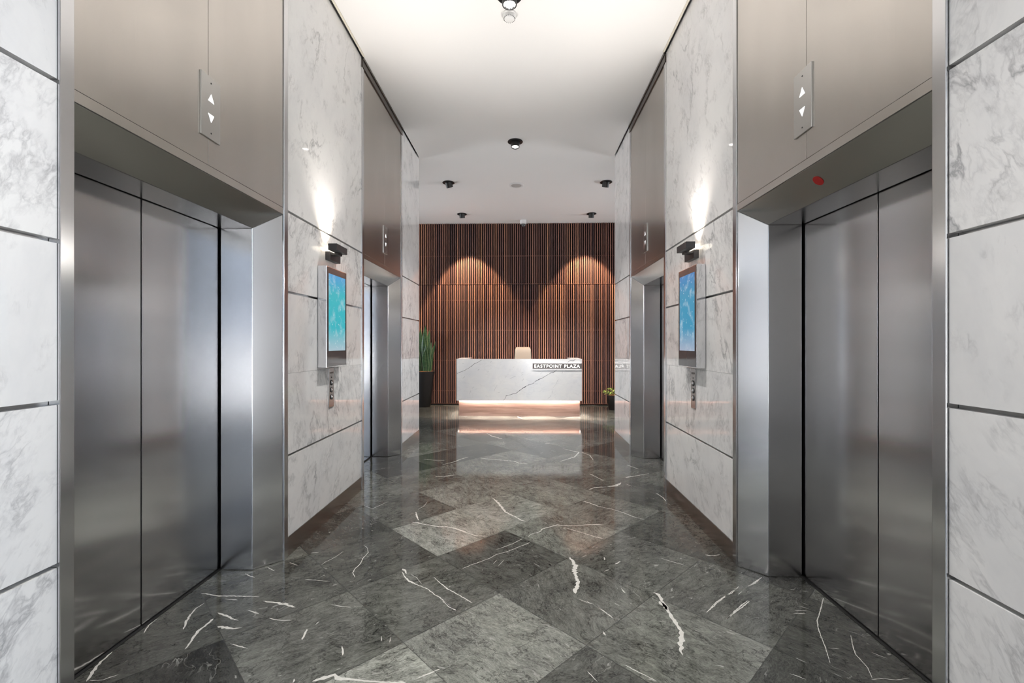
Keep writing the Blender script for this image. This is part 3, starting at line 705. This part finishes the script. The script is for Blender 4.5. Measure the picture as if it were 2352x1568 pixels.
# ------------------------------------------------------------------ reception desk
DY = 8.45
desk = thing('reception_desk', (-0.078, 8.9, 0), 'white veined marble reception desk on a lit wooden plinth with a name sign', 'reception desk')
x0, x1 = -1.250, 1.095
bm = NB(); box(bm, x0, x1, DY, DY + 0.02, 0.300, 1.080)
for k, pts in enumerate(DESK_VEINS):
    big = k in (0, 1, 2)
    ribbon(bm, pts, lambda a, b: (a, DY - 0.0004, b), jag=0.5, mi=1 if big else 2, step=0.012)
obj('front_panel', bm, [M['desk'], M['deskvein'], M['deskvein2']], desk)
for xa, xb in ((x0, x0 + .21), (x1 - .21, x1)):
    bm = NB(); box(bm, xa, xb, DY + 0.0205, 9.18, 0.345, 1.066)
    box(bm, xa, xb, DY + 0.0205, 9.18, 1.0665, 1.080)
    for xq in ((xa, xa + .015) if xa < 0 else (xb - .015, xb),): box(bm, xq[0], xq[1], DY + 0.0205, 9.18, 0.300, 0.3449)
    box(bm, (xa + .0152) if xa < 0 else 1.0605, -1.2135 if xa < 0 else (xb - .0152), 8.535, 8.54, 0.300, 0.3449)  # added baffle, hides the side light strips from floor reflections
    obj('side_wing', bm, M['desk'], desk)
    bm = NB(); box(bm, xa + .002, xb - .002, 9.1805, 9.19, 0.302, 1.0805)
    obj('wing_end', bm, M['plinth'], desk)
bm = NB(); box(bm, x0 + .211, x1 - .211, DY + 0.031, 9.12, 0.72, 0.75)
obj('worktop', bm, M['plinth'], desk)
bm = NB(); box(bm, -1.213, 1.060, 8.512, 9.15, 0.0, 0.343)
obj('plinth', bm, M['plinth'], desk, bevel=0.001)
bm = NB(); box(bm, -1.205, 1.052, 8.500, 8.508, 0.322, 0.334)
box(bm, 1.062, 1.070, 8.56, 9.10, 0.322, 0.334); box(bm, -1.223, -1.215, 8.56, 9.10, 0.322, 0.334)
obj('light_strip', bm, M['led'], desk)
bm = NB(); box(bm, 0.196, 1.078, DY - 0.0105, DY - 0.004, 0.903, 0.990)
obj('sign_backlight', bm, M['signglow'], desk)
bm = NB(); box(bm, 0.176, 1.095, DY - 0.017, DY - 0.011, 0.896, 0.998)
plate = obj('sign_plate', bm, M['signplate'], desk)
cu = bpy.data.curves.new('letters', 'FONT'); cu.body = 'EASTPOINT PLAZA'; cu.size = 0.1; cu.extrude = 0.02; cu.offset = 0.0017; cu.space_character = 1.22
to = bpy.data.objects.new('letters_tmp', cu); COL.objects.link(to); bpy.context.view_layer.update()
me = bpy.data.meshes.new_from_object(to.evaluated_get(bpy.context.evaluated_depsgraph_get()))
bpy.data.objects.remove(to); bpy.data.curves.remove(cu)
xs = [v.co.x for v in me.vertices]; ys = [v.co.y for v in me.vertices]; zs_ = [v.co.z for v in me.vertices]
bx, by = min(xs), min(ys); sx = 0.846 / (max(xs) - bx); sy = 0.062 / (max(ys) - by); bz = min(zs_); dz = max(zs_) - bz
for v in me.vertices:
    v.co = Vector((0.208 + (v.co.x - bx) * sx, DY - 0.0172 - (v.co.z - bz) / dz * 0.004, 0.9155 + (v.co.y - by) * sy)) - desk.location
bm = NB(); bm.from_mesh(me); todo = set(bm.verts); isl = []
while todo:                                                         # one mesh per letter
    st_ = [todo.pop()]; grp = set(st_)
    while st_:
        for e in st_.pop().link_edges:
            for v in e.verts:
                if v in todo: todo.discard(v); grp.add(v); st_.append(v)
    isl.append(grp)
isl.sort(key=lambda g_: min(v.co.x for v in g_))
for grp in isl:
    idx = {}; nb = NB()
    for v in grp: idx[v] = nb.verts.new(v.co)
    for f in bm.faces:
        if f.verts[0] in grp: nb.faces.new([idx[v] for v in f.verts])
    lm = bpy.data.meshes.new('letter'); nb.to_mesh(lm); nb.free(); lm.materials.append(M['signtext'])
    link(bpy.data.objects.new('letter', lm), plate)
bm.free()

# ------------------------------------------------------------------ chair behind the desk
ch = thing('office_chair', (-0.006, 9.52, 0), 'taupe high-back office chair tucked behind the marble desk', 'chair')
cx, cy = -0.006, 9.52
bm = NB(); rows = []
for k in range(15):
    t = k / 14; z = 0.50 + t * 0.792
    w = (0.215 - 0.045 * t) * (1 if t < .93 else math.sqrt(max(0.02, 1 - ((t - .93) / .07) ** 2)) * .14 + .86)
    if k == 14: w *= 0.93
    yy = cy + 0.17 + 0.10 * t - 0.05 * math.sin(t * math.pi); th = 0.035 if k not in (0, 14) else 0.018
    ring = []
    for q in range(20):
        a = 2 * math.pi * q / 20; ca, sa = math.cos(a), math.sin(a)
        ring.append(bm.verts.new((cx + w * math.copysign(abs(ca) ** .5, ca), yy + th * math.copysign(abs(sa) ** .6, sa) + 0.25 * (w * ca) ** 2 * -1, z)))
    rows.append(ring)
for r0, r1 in zip(rows, rows[1:]):
    for q in range(20): bm.faces.new((r0[q], r0[(q + 1) % 20], r1[(q + 1) % 20], r1[q]))
bm.faces.new(rows[0][::-1]); bm.faces.new(rows[-1])
obj('backrest', bm, M['leather'], ch, smooth=True)
bm = NB(); box(bm, cx - .25, cx + .25, cy - .25, cy + .22, 0.44, 0.525)
obj('seat', bm, M['leather'], ch, bevel=0.03, seg=4)
for s in (-1, 1):
    bm = NB(); tube(bm, [(cx + s * .25, cy + .12, .46), (cx + s * .29, cy + .12, .50), (cx + s * .29, cy + .10, .66), (cx + s * .29, cy - .16, .66)], .016)
    obj('armrest', bm, M['chrome'], ch, smooth=True)
bm = NB(); lathe(bm, [(0.03, 0.08), (0.03, 0.28), (0.02, 0.28), (0.02, 0.44)], (cx, cy, 0), None, 16)
obj('gas_column', bm, M['chrome'], ch, smooth=False)
for k in range(5):
    a = 2 * math.pi * k / 5 + .3; ex, ey = cx + .27 * math.cos(a), cy + .27 * math.sin(a)
    bm = NB(); tube(bm, [(cx, cy, .11), (ex, ey, .075)], [.022, .014], 8)
    lg = obj('base_leg', bm, M['chrome'], ch)
    bm = NB(); lathe(bm, [(0.028, -0.02), (0.03, 0), (0.028, 0.02)], (ex, ey, .030), (-math.sin(a), math.cos(a), 0), 14)
    obj('caster', bm, M['black'], lg)

# ------------------------------------------------------------------ plants
def leaf_mat(name, dark, light, edge=None, stripes=0.0):
    t = NT(name); p = t.pos()
    n = t.noise(t.n('ShaderNodeMapping', {'Vector': p, 'Scale': (12, 12, 45 if stripes else 14)}).outputs[0], 1.0, 3, 0.6, 0.8).outputs[0]
    f = t.math('ADD', t.math('MULTIPLY', n, 0.8), t.math('MULTIPLY', t.island(), 0.25), clamp=True)
    c = t.ramp(f, [(0.3, dark), (0.75, light)])
    return t.P(Base_Color=c, Roughness=0.38)
M['snake'] = leaf_mat('snake_leaf', (0.010, 0.040, 0.012), (0.07, 0.165, 0.055), stripes=1)
M['snakeedge'] = plain('snake_leaf_edge', (0.22, 0.30, 0.14), 0.45)
M['smallleaf'] = leaf_mat('small_leaf', (0.06, 0.16, 0.018), (0.33, 0.44, 0.095))
M['stem'] = plain('green_stem', (0.12, 0.20, 0.04), 0.6)

def pot(root, c, r0, r1, h, mat):
    bm = NB(); lathe(bm, [(0.0, 0.0), (r0 - .006, 0.0), (r0, 0.006), (r1 - .004, h - .006), (r1 - .002, h), (r1 - .02, h), (r1 - .022, h - .06), (0, h - .06)], (c[0], c[1], 0), None, 48)
    o = obj('planter', bm, mat, root, smooth=False)
    for f in o.data.polygons: f.use_smooth = abs(f.normal.z) < .6
    bm = NB(); rnd = random.Random(5)
    lathe(bm, [(r1 - .0225, h - .012), (r1 * .6, h + .004), (0, h + .012)], (c[0], c[1], 0), None, 24, cap=False)
    for k in range(110):
        a, rr = rnd.uniform(0, 6.28), (r1 - .035) * math.sqrt(rnd.random())
        x, y, z = c[0] + rr * math.cos(a), c[1] + rr * math.sin(a), h + .010 - .02 * rr / r1 + rnd.uniform(-.002, .012)
        s = rnd.uniform(.008, .02)
        m = Matrix.Translation((x, y, z)) @ Matrix.Rotation(rnd.uniform(0, 3), 4, 'Z') @ Matrix.Rotation(rnd.uniform(-.6, .6), 4, 'X') @ Matrix.Diagonal((s, s * .6, s * .35, 1))
        bmesh.ops.create_icosphere(bm, subdivisions=1, radius=1, matrix=m)
    obj('bark_mulch', bm, M['bark'], root)

def blade(bm, base, top, width, facing, bend, curl=0.25, n=14, mi=(0, 1), edge=0.12):
    """a sword leaf: channelled, tapering, with a paler rim"""
    base, top = Vector(base), Vector(top); ax = top - base
    side = Vector((math.cos(facing), math.sin(facing), 0)); fr = Vector((-math.sin(facing), math.cos(facing), 0))
    rows = []
    for k in range(n + 1):
        t = k / n
        w = width * (0.55 + 0.9 * t - 0.55 * t * t) * (1 - max(0, (t - .62) / .38) ** 1.8) + 0.0012
        c = base + ax * t + Vector(bend) * math.sin(t * math.pi * .5) * t + side * (0.012 * math.sin(t * 7 + facing))
        u = (-1, -1 + edge, -.45, 0, .45, 1 - edge, 1)
        rows.append([(c + side * (w * q) + fr * (abs(q) ** 2 * w * curl)) for q in u])
    for off, flip in ((0.0, False), (0.0045, True)):
        V = [[bm.verts.new(p - fr * off) for p in r] for r in rows]
        for r0, r1 in zip(V, V[1:]):
            for q in range(6):
                f = bm.faces.new((r0[q], r0[q + 1], r1[q + 1], r1[q])); f.material_index = mi[1] if q in (0, 5) else mi[0]; f.smooth = True

PX, PY = -2.150, 9.76
pl = thing('snake_plant', (PX, PY, 0), 'tall snake plant in a tall charcoal tapered planter left of the desk', 'potted plant')
pot(pl, (PX, PY), 0.135, 0.232, 0.770, M['pot'])
rnd = random.Random(11)
LV = [(.06, -.07, .035, -.07, 1.76, .050, .2), (.02, -.10, .00, -.12, 1.58, .045, -.3), (.10, -.04, .125, -.05, 1.44, .040, .5), (.125, -.08, .155, -.10, 1.27, .036, .1),
      (.13, 0.0, .235, -.02, 1.42, .030, .8), (.09, -.12, .085, -.14, 1.34, .040, -.2), (-.02, -.08, -.05, -.10, 1.70, .045, .3), (-.08, -.03, -.14, -.04, 1.52, .045, -.5),
      (.04, .05, .07, .08, 1.66, .045, .4), (-.04, .07, -.06, .12, 1.60, .045, 1.0), (-.12, .03, -.20, .05, 1.38, .04, .2), (.00, -.02, .03, -.02, 1.50, .045, 1.2), (-.07, -.11, -.10, -.17, 1.36, .04, 0), (.07, .10, .14, .16, 1.40, .04, .6), (.03, -.13, .05, -.17, 1.22, .036, .1)]
for (bx_, by_, tx, ty, tz, w, fa) in LV:
    bm = NB(); blade(bm, (PX + bx_, PY + by_, .735), (PX + tx, PY + ty, tz), w * 1.3, fa, (rnd.uniform(-.02, .02), rnd.uniform(-.02, .02), 0))
    obj('leaf', bm, [M['snake'], M['snakeedge']], pl)

QX, QY = 1.895, 9.43
sp = thing('leafy_plant', (QX, QY, 0), 'small bushy light green plant in a low dark planter right of the desk', 'potted plant')
pot(sp, (QX, QY), 0.120, 0.163, 0.300, M['pot'])
rnd = random.Random(4)
for k in range(46):
    a = k * 2.39996; e = rnd.uniform(.1, 1.35); L = rnd.uniform(.10, .19)
    d = Vector((math.cos(a) * math.cos(e), math.sin(a) * math.cos(e), math.sin(e) * .75))
    st_ = Vector((QX + .03 * math.cos(a), QY + .03 * math.sin(a), .285))
    ptip = st_ + d * L + Vector((0, 0, .02))
    bm = NB(); tube(bm, [st_, st_ + d * L * .5 + Vector((0, 0, .015)), ptip], [.003, .0025, .0018], 6, 1)
    ld = Vector((d.x, d.y, d.z * .3 - rnd.uniform(.1, .5))).normalized(); sd = ld.cross(Vector((0, 0, 1))).normalized(); up = sd.cross(ld)
    ll, ww = rnd.uniform(.06, .095), rnd.uniform(.017, .026)
    R = []
    for q in range(9):
        t = q / 8; w = ww * math.sin(math.pi * min(1, t ** .75)) + .0008
        cc = ptip + ld * (ll * t) + up * (.02 * math.sin(t * 2.4))
        R.append([bm.verts.new(cc + sd * (w * s) + up * (abs(s) * w * .3)) for s in (-1, -.5, 0, .5, 1)])
    for r0, r1 in zip(R, R[1:]):
        for q in range(4):
            f = bm.faces.new((r0[q], r0[q + 1], r1[q + 1], r1[q])); f.smooth = True
    obj('leaf', bm, [M['smallleaf'], M['stem']], sp)

# ------------------------------------------------------------------ ceiling fittings
def downlight(pos, tilt, label, lens, energy, spot, blend=0.35, col=(1.0, 0.96, 0.92), soft=0.03):
    """black flush flange with a gimballed tube; tilt = aim direction"""
    c = Vector(pos); d = Vector(tilt).normalized()
    root = thing('downlight', c, label, 'downlight', 'black adjustable ceiling downlights')
    bm = NB(); lathe(bm, [(0.066, 0.0), (0.098, 0.0), (0.101, -0.006), (0.094, -0.010), (0.070, -0.004), (0.066, 0.0)], c, None, 40, cap=False)
    lathe(bm, [(0.0, -0.001), (0.069, -0.001)], c, None, 40, cap=False)
    obj('flange', bm, M['black'], root, smooth=False)
    bm = NB(); o = c - d * 0.01
    lathe(bm, [(0.0, -0.0), (0.056, 0.0), (0.056, 0.088), (0.051, 0.092), (0.047, 0.088), (0.043, 0.076), (0.0, 0.076)], o, d, 36)
    tb = obj('lamp_tube', bm, M['black'], root, smooth=False)
    bm = NB(); lathe(bm, [(0.040, 0.0765), (0.040, 0.080), (0.0, 0.081)], o, d, 28)
    obj('lens', bm, lens, tb)
    bm = NB(); lathe(bm, [(0.0465, 0.0785), (0.0470, 0.0800), (0.0455, 0.0850), (0.0430, 0.0800)], o, d, 36, cap=False)
    obj('lens_ring', bm, M['chrome'], tb)
    L = bpy.data.lights.new('downlight_beam', 'SPOT'); L.energy = energy; L.color = col
    L.spot_size = math.radians(spot); L.spot_blend = blend; L.shadow_soft_size = soft
    lo = bpy.data.objects.new('downlight_beam', L); link(lo, root)
    lo.location = (o + d * 0.095) - root.location
    lo.rotation_euler = Vector((0, 0, -1)).rotation_difference(d).to_euler()
    return root

cz = HC
downlight((-0.105, 3.47, cz), (0, 0, -1), 'black downlight at the top edge, directly above the round smoke detector', M['lamp'], DLC, 95, 0.8)
downlight((-0.105, 5.985, cz), (0, -.10, -1), 'black downlight alone on the middle of the ceiling between the far lifts', M['lampdim'], DLC * 1.2, 95, 0.8)
downlight((-1.240, 7.48, cz), (.25, .45, -1), 'black downlight left of the white ceiling speaker, tube tilted', M['lampdim'], DLF, 60, 0.6)
downlight((1.372, 7.52, cz), (-.12, .42, -1), 'black downlight right of the white ceiling speaker', M['lampdim'], DLF, 60, 0.6)
downlight((-1.262, 9.30, cz), (0.05, .26, -1), 'small black downlight nearest the slatted wall, left of the camera', M['lampdim'], DLB, 66, 0.22, (1.0, 0.72, 0.46))
downlight((1.404, 9.34, cz), (-0.03, .24, -1), 'small black downlight nearest the slatted wall, right of the camera', M['lampdim'], DLB, 66, 0.22, (1.0, 0.72, 0.46))

c = Vector((-0.112, 3.672, cz))
sd_ = thing('smoke_detector', c, 'white round smoke detector with dark slots under the nearest downlight', 'smoke detector')
bm = NB(); lathe(bm, [(0.0, 0.0), (0.058, 0.0), (0.058, -0.010), (0.050, -0.014)], c, None, 40, cap=False)
obj('base', bm, M['white'], sd_, smooth=False)
bm = NB(); lathe(bm, [(0.050, -0.012), (0.047, -0.030), (0.038, -0.044), (0.026, -0.050), (0.0, -0.051)], c, None, 40, cap=False)
hd = obj('head', bm, M['white'], sd_, smooth=True)
bm = NB()
for k in range(18):
    a = 2 * math.pi * k / 18
    for rr, zz in ((0.0430, -0.0372),):
        m = Matrix.Translation(c + Vector((rr * math.cos(a), rr * math.sin(a), zz))) @ Matrix.Rotation(a, 4, 'Z') @ Matrix.Rotation(math.radians(-50), 4, 'Y') @ Matrix.Diagonal((.0035, .0042, .011, 1))
        bmesh.ops.create_cube(bm, size=1.0, matrix=m)
obj('slots', bm, M['black'], hd)

c = Vector((-0.115, 7.628, cz))
spk = thing('ceiling_speaker', c, 'white round ceiling speaker with a grey mesh in the middle of the ceiling', 'speaker')
bm = NB(); lathe(bm, [(0.0, 0.0), (0.125, 0.0), (0.125, -0.006), (0.112, -0.014), (0.088, -0.010)], c, None, 48, cap=False)
obj('rim', bm, M['white'], spk, smooth=False)
bm = NB(); lathe(bm, [(0.090, -0.0095), (0.06, -0.013), (0.0, -0.0145)], c, None, 48, cap=False)
obj('mesh_grille', bm, M['greyplastic'], spk, smooth=True)

c = Vector((0.004, 9.80, cz))
cam_ = thing('security_camera', c, 'small white dome camera with a black lens on the ceiling by the slatted wall', 'camera')
bm = NB(); lathe(bm, [(0.0, 0.0), (0.066, 0.0), (0.070, -0.01), (0.068, -0.075), (0.058, -0.085), (0.0, -0.085)], c, None, 32, cap=False)
obj('housing', bm, M['white'], cam_, bevel=0.0)
bm = NB(); lathe(bm, [(0.046, -0.0855), (0.048, -0.10), (0.043, -0.125), (0.028, -0.142), (0.0, -0.148)], c, None, 28, cap=False)
obj('dome', bm, M['glassblack'], cam_, smooth=True)

# ------------------------------------------------------------------ behind the camera: glazed entrance front
bm = NB()
box(bm, -2.4, XL + .02, YN - .12, YN - .002, 0, 4.12); box(bm, XR - .02, 2.4, YN - .12, YN - .002, 0, 4.12); box(bm, XL + .02, MID + .05, YN - .12, YN - .002, 0, 4.12)
struct(obj('wall_front', bm, M['taupe']))
bm = NB()
ym = YN - .06
for xx in (MID + .09, MID + .72, XR - .05):
    box(bm, xx - .03, xx + .03, ym - .04, ym + .04, 0, 4.03)
for zz in (0.04, 2.35, 3.99):
    box(bm, MID + .05, XR - .02, ym - .035, ym + .035, zz - .04, zz + .04)
win = struct(obj('window_1', bm, M['black']))
t = NT('clear_glazing')
fr = t.n('ShaderNodeFresnel', {'IOR': 1.45}); tr = t.n('ShaderNodeBsdfTransparent'); gl = t.n('ShaderNodeBsdfGlossy', {'Roughness': 0.02})
mx = t.n('ShaderNodeMixShader', {0: fr.outputs[0], 1: tr.outputs[0], 2: gl.outputs[0]})
t.t.links.new(mx.outputs[0], t.out.inputs[0])
bm = NB(); box(bm, MID + .06, XR - .03, ym - .004, ym + .004, 0.03, 4.0)
obj('window_glass', bm, t.m, win)
GLASS = t.m
bm = NB(); xm = XR + 0.06
YP = YPS[1]
for yy in (YN + .14, -2.2, -.9, YP - .03):
    box(bm, xm - .04, xm + .04, yy - .03, yy + .03, 0, 4.03)
for zz in (0.04, 2.35, 3.99):
    box(bm, xm - .035, xm + .035, YN + .1, YP, zz - .04, zz + .04)
win = struct(obj('window_4', bm, M['black']))
bm = NB(); box(bm, xm - .004, xm + .004, YN + .12, YP - .02, 0.03, 4.0)
obj('window_glass', bm, GLASS, win)
for k, sg in ((2, -1), (3, 1)):         # lobby widens here; unseen glazed ends added to bring in daylight
    bm = NB(); xm = sg * 5.05
    for yy in (7.73, 8.45, 9.17):
        box(bm, xm - .04, xm + .04, yy - .03, yy + .03, 0, 4.03)
    for zz in (0.04, 2.35, 3.99):
        box(bm, xm - .035, xm + .035, 7.7, 9.2, zz - .04, zz + .04)
    win = struct(obj('window_%d' % k, bm, M['black']))
    bm = NB(); box(bm, xm - .004, xm + .004, 7.72, 9.18, 0.03, 4.0)
    obj('window_glass', bm, GLASS, win)
def portal(loc, aim, w, h):
    L = bpy.data.lights.new('daylight_portal', 'AREA'); L.shape = 'RECTANGLE'; L.size = w; L.size_y = h; L.cycles.is_portal = True
    lo = bpy.data.objects.new('daylight_portal', L); link(lo); lo.location = loc
    lo.rotation_euler = Vector(aim).to_track_quat('-Z', 'Z').to_euler()
portal(((MID + XR) / 2, YN - .13, 2.0), (0, 1, 0), XR - MID, 4.0)
portal((XR + .13, (YN + YP) / 2, 2.0), (-1, 0, 0), YP - YN, 4.0)
portal((-5.12, 8.45, 2.0), (1, 0, 0), 1.5, 4.0)
portal((5.12, 8.45, 2.0), (-1, 0, 0), 1.5, 4.0)
# more downlights of the same row behind the camera
for y in (1.0, -1.5):
    downlight((-0.105, y, cz), (0, 0, -1), 'black ceiling downlight of the centre row, over the photographer' if y > 0 else 'black ceiling downlight of the centre row, near the glazed entrance', M['lamp'], DLC, 95, 0.8)

# ------------------------------------------------------------------ world, camera, colour management
Wd = bpy.data.worlds.new('sky'); S.world = Wd; Wd.use_nodes = True
nt = Wd.node_tree; bg = nt.nodes['Background']
g = nt.nodes.new('ShaderNodeNewGeometry'); sx_ = nt.nodes.new('ShaderNodeSeparateXYZ'); nt.links.new(g.outputs['Incoming'], sx_.inputs[0])
rp = nt.nodes.new('ShaderNodeValToRGB'); mp = nt.nodes.new('ShaderNodeMapRange')        # overcast sky, half below the horizon brightened to light the ceiling
mp.inputs['From Min'].default_value = -1; mp.inputs['From Max'].default_value = 1
nt.links.new(sx_.outputs[2], mp.inputs['Value']); nt.links.new(mp.outputs[0], rp.inputs[0])
# Incoming points back at the viewer: positive z is below the horizon
rp.color_ramp.elements[0].position = 0.49; rp.color_ramp.elements[0].color = (0.40, 0.46, 0.54, 1)
rp.color_ramp.elements[1].position = 0.51; rp.color_ramp.elements[1].color = (0.94, 0.97, 1.0, 1)
nt.links.new(rp.outputs[0], bg.inputs[0]); bg.inputs[1].default_value = SKY

cd = bpy.data.cameras.new('camera'); cam = bpy.data.objects.new('camera', cd); link(cam)
cd.sensor_fit = 'HORIZONTAL'; cd.sensor_width = 36.0; cd.lens = 36.0 * 1038.38 / 2352
cd.shift_x = 0.0; cd.shift_y = (789.59 - 784.0) / 2352
cd.clip_start = 0.05
cam.location = (0, 0, 1.36); cam.rotation_euler = (math.pi / 2, 0, 0.0247)
S.camera = cam
vs = S.view_settings
vs.view_transform = 'Standard'; vs.look = 'None'; vs.exposure = EXPO; vs.gamma = 1.0; vs.use_curve_mapping = False
S.display_settings.display_device = 'sRGB'
cy_ = S.cycles
cy_.use_denoising = True
cy_.max_bounces = 10; cy_.diffuse_bounces = 6; cy_.glossy_bounces = 6; cy_.transparent_max_bounces = 8
cy_.caustics_reflective = False; cy_.caustics_refractive = False
cy_.sample_clamp_indirect = 6.0
